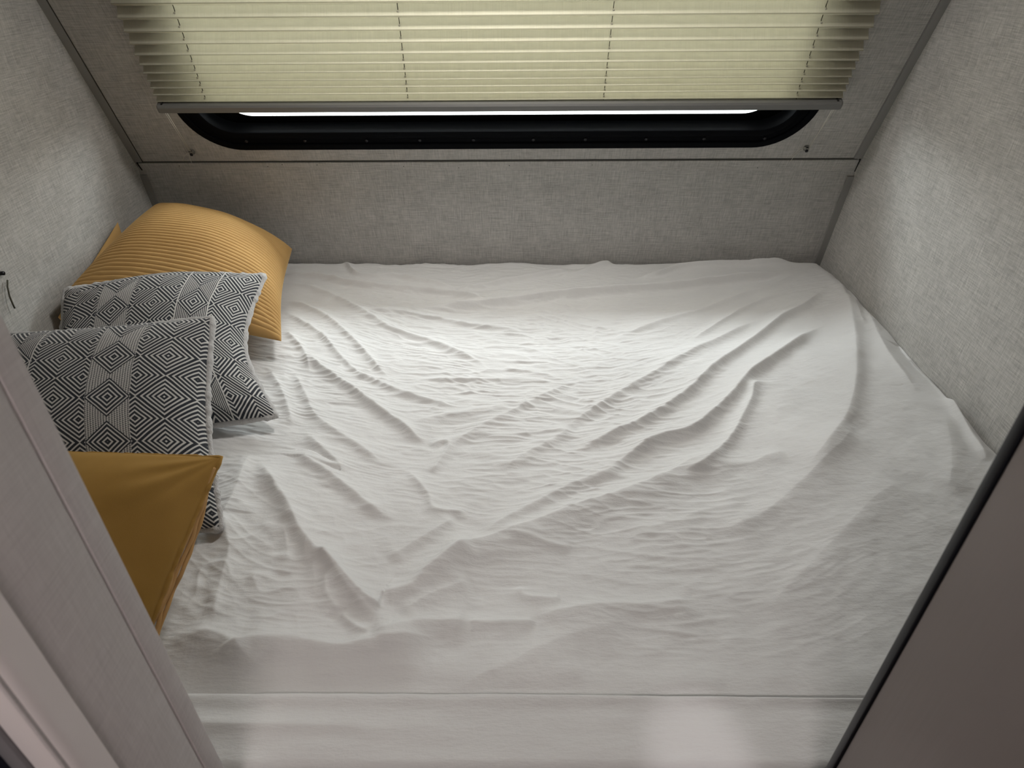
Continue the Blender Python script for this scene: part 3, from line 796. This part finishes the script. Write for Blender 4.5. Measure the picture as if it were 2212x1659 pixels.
# ------------------------------------------------------------------ partition and appliance in front
PX = -.302
part = empty('wall_partition'); tag(part, 'pale vinyl-covered end of the partition wall at the left of the doorway', kind='structure')
box('partition_panel', (XL, .2225, -.75), (PX-.0015, .3435, CZ), M['partition'], part)
box('edge_band', (PX-.02, .3235, -.75), (PX, .3450, CZ), M['partition'], part, bev=.0015)
box('face_panel', (PX-.012, .252, -.75), (PX-.0009, .3215, CZ), M['partition'], part, bev=.001)
# rounded corner moulding
prf = []
for i in range(13):
    a = math.radians(90*i/12); prf.append((PX-.012+.0135*math.cos(a), .2335-.0135*math.sin(a)))
prf = [(PX-.012, .2505), (PX+.0015, .2505)]+prf+[(PX-.0185, .220), (PX-.0185, .2235), (PX-.012, .24)]
V = [(x, y, -.75) for x, y in prf]+[(x, y, CZ) for x, y in prf]; n = len(prf)
F = [(i, (i+1) % n, n+(i+1) % n, n+i) for i in range(n)]
o = np_mesh('trim_4', V, F, M['lighttrim']); tag(o, 'pale rounded moulding on the near corner of the partition', kind='structure')
try: o.data.set_sharp_from_angle(angle=math.radians(35))
except Exception: pass
o = box('trim_5', (PX-.030, .2165, -.75), (PX-.019, .2222, CZ), M['greytrim'], bev=.001); tag(o, 'grey edge strip beside the dark door', kind='structure')
o = box('door_1', (XL+.002, .2125, -.75), (PX-.0305, .2222, CZ), M['navy'], bev=.001); tag(o, 'dark navy door panel at the far lower left', kind='structure')

fr = empty('refrigerator', (.66, .02, -.75)); tag(fr, 'tall bronze-grey steel refrigerator with a black edge at the right of the bed', 'refrigerator')
rooted(fr, box('cabinet_body', (.385, -.30, -.75), (XR-.002, .3440, 1.0), M['fridge_edge'], bev=.003))
rooted(fr, box('door_edge', (.3330, .3365, -.74), (.388, .3450, .99), M['fridge_edge'], bev=.0012))
rooted(fr, box('door', (.3345, -.29, -.74), (.386, .3355, .99), M['fridge'], bev=.0022))

# ------------------------------------------------------------------ lights
def lamp(name, loc, label, r=.11):
    e = empty(name, loc); tag(e, label, 'lamp')
    x, y, z = loc
    rooted(e, tube('lamp_rim', [(x, y, z-.012), (x, y, z)], r, M['rail'], None, 32, rs=[r*1.12, r*1.12]))
    rooted(e, tube('lamp_diffuser', [(x, y, z-.018), (x, y, z-.0125)], r, M['lamp_glass'], None, 32, rs=[r*.95, r]))
    return e
lamp('fill_lamp', (-.14, -.50, CZ), 'unseen round fill lamp added in the aisle behind the camera')  # out-of-view lamp added as fill from the aisle
lamp('fill_lamp', (-.02, 1.33, CZ), 'unseen round fill lamp added above the bed')  # out-of-view lamp added to fill the bed from overhead
def area(name, loc, size, power, col, rot=(0, 0, 0), sy=None):
    l = bpy.data.lights.new(name, 'AREA'); l.energy = power; l.color = col; l.size = size
    if sy: l.shape = 'RECTANGLE'; l.size_y = sy
    o = bpy.data.objects.new(name, l); C.objects.link(o); o.location = loc; o.rotation_euler = rot; return o
area('aisle_fill_light', (-.14, -.50, CZ-.03), .35, L_AISLE, (1, .90, .88))
area('bed_fill_light', (-.02, 1.33, CZ-.03), .16, L_BED, (1, .975, .945))
area('rear_fill_light', (.55, -1.7, .5), .9, L_BACK, (1, .93, .92), (math.radians(90), 0, math.radians(8)))  # added fill from the rear of the aisle, no window behind it
# unseen spot added just to throw the bright patch on the hem
l = bpy.data.lights.new('hem_patch_light', 'SPOT'); l.energy = L_SPOT; l.color = (1, .93, .96); l.spot_size = math.radians(6.8); l.spot_blend = .9; l.shadow_soft_size = .004
o = bpy.data.objects.new('hem_patch_light', l); C.objects.link(o); o.location = (.20, -.45, CZ-.04)
o.rotation_euler = (Vector((.222, .385, .01))-Vector(o.location)).to_track_quat('-Z', 'Y').to_euler()
lamp('patch_spot', (.20, -.45, CZ), 'small unseen spot added to throw the bright patch on the hem', r=.025)
# portal in the window opening: helps sample the daylight of the sky
pm = area('window_daylight', W(FX, .33, -.045), 1.52, 1.0, (1, 1, 1), sy=.50)
pm.data.cycles.is_portal = True
nv = Vector(WN); pm.rotation_euler = nv.to_track_quat('-Z', 'Y').to_euler()
w = bpy.data.worlds.new('sky'); bpy.context.scene.world = w; w.use_nodes = True
wt = w.node_tree; bg = wt.nodes['Background']; bg.inputs[1].default_value = SKY
tc = wt.nodes.new('ShaderNodeTexCoord'); sx = wt.nodes.new('ShaderNodeSeparateXYZ'); cr = wt.nodes.new('ShaderNodeMapRange')
cr.inputs[1].default_value = -.05; cr.inputs[2].default_value = .25; cr.interpolation_type = 'SMOOTHSTEP'
wt.links.new(tc.outputs['Generated'], sx.inputs[0]); wt.links.new(sx.outputs[2], cr.inputs[0])
mc = wt.nodes.new('ShaderNodeMix'); mc.data_type = 'RGBA'; mc.inputs[6].default_value = (.22, .225, .22, 1); mc.inputs[7].default_value = (.95, .98, 1, 1)
wt.links.new(cr.outputs[0], mc.inputs[0]); wt.links.new(mc.outputs[2], bg.inputs[0])

# ------------------------------------------------------------------ camera
cam = bpy.data.cameras.new('camera'); co = bpy.data.objects.new('camera', cam); C.objects.link(co)
F_, P_, Y_, R_ = 1417., .598, .002, .0025
f = Vector((math.sin(Y_)*math.cos(P_), math.cos(Y_)*math.cos(P_), -math.sin(P_)))
rt = Vector((math.cos(Y_), -math.sin(Y_), 0)); up = rt.cross(f)
r2 = rt*math.cos(R_)+up*math.sin(R_); u2 = -rt*math.sin(R_)+up*math.cos(R_)
from mathutils import Matrix
mt = Matrix((r2, u2, -f)).transposed().to_4x4(); mt.translation = Vector((0, 0, .80)); co.matrix_world = mt
cam.sensor_width = 36; cam.lens = F_*36/2212; cam.clip_start = .01; cam.clip_end = 100
cam.dof.use_dof = True; cam.dof.focus_distance = 1.45; cam.dof.aperture_fstop = 9.0
sc = bpy.context.scene; sc.camera = co
sc.view_settings.view_transform = 'Standard'; sc.view_settings.look = 'None'; sc.view_settings.exposure = EXPO; sc.view_settings.gamma = 1
sc.view_settings.use_curve_mapping = False
sc.cycles.use_denoising = True; sc.cycles.max_bounces = 10; sc.cycles.diffuse_bounces = 6
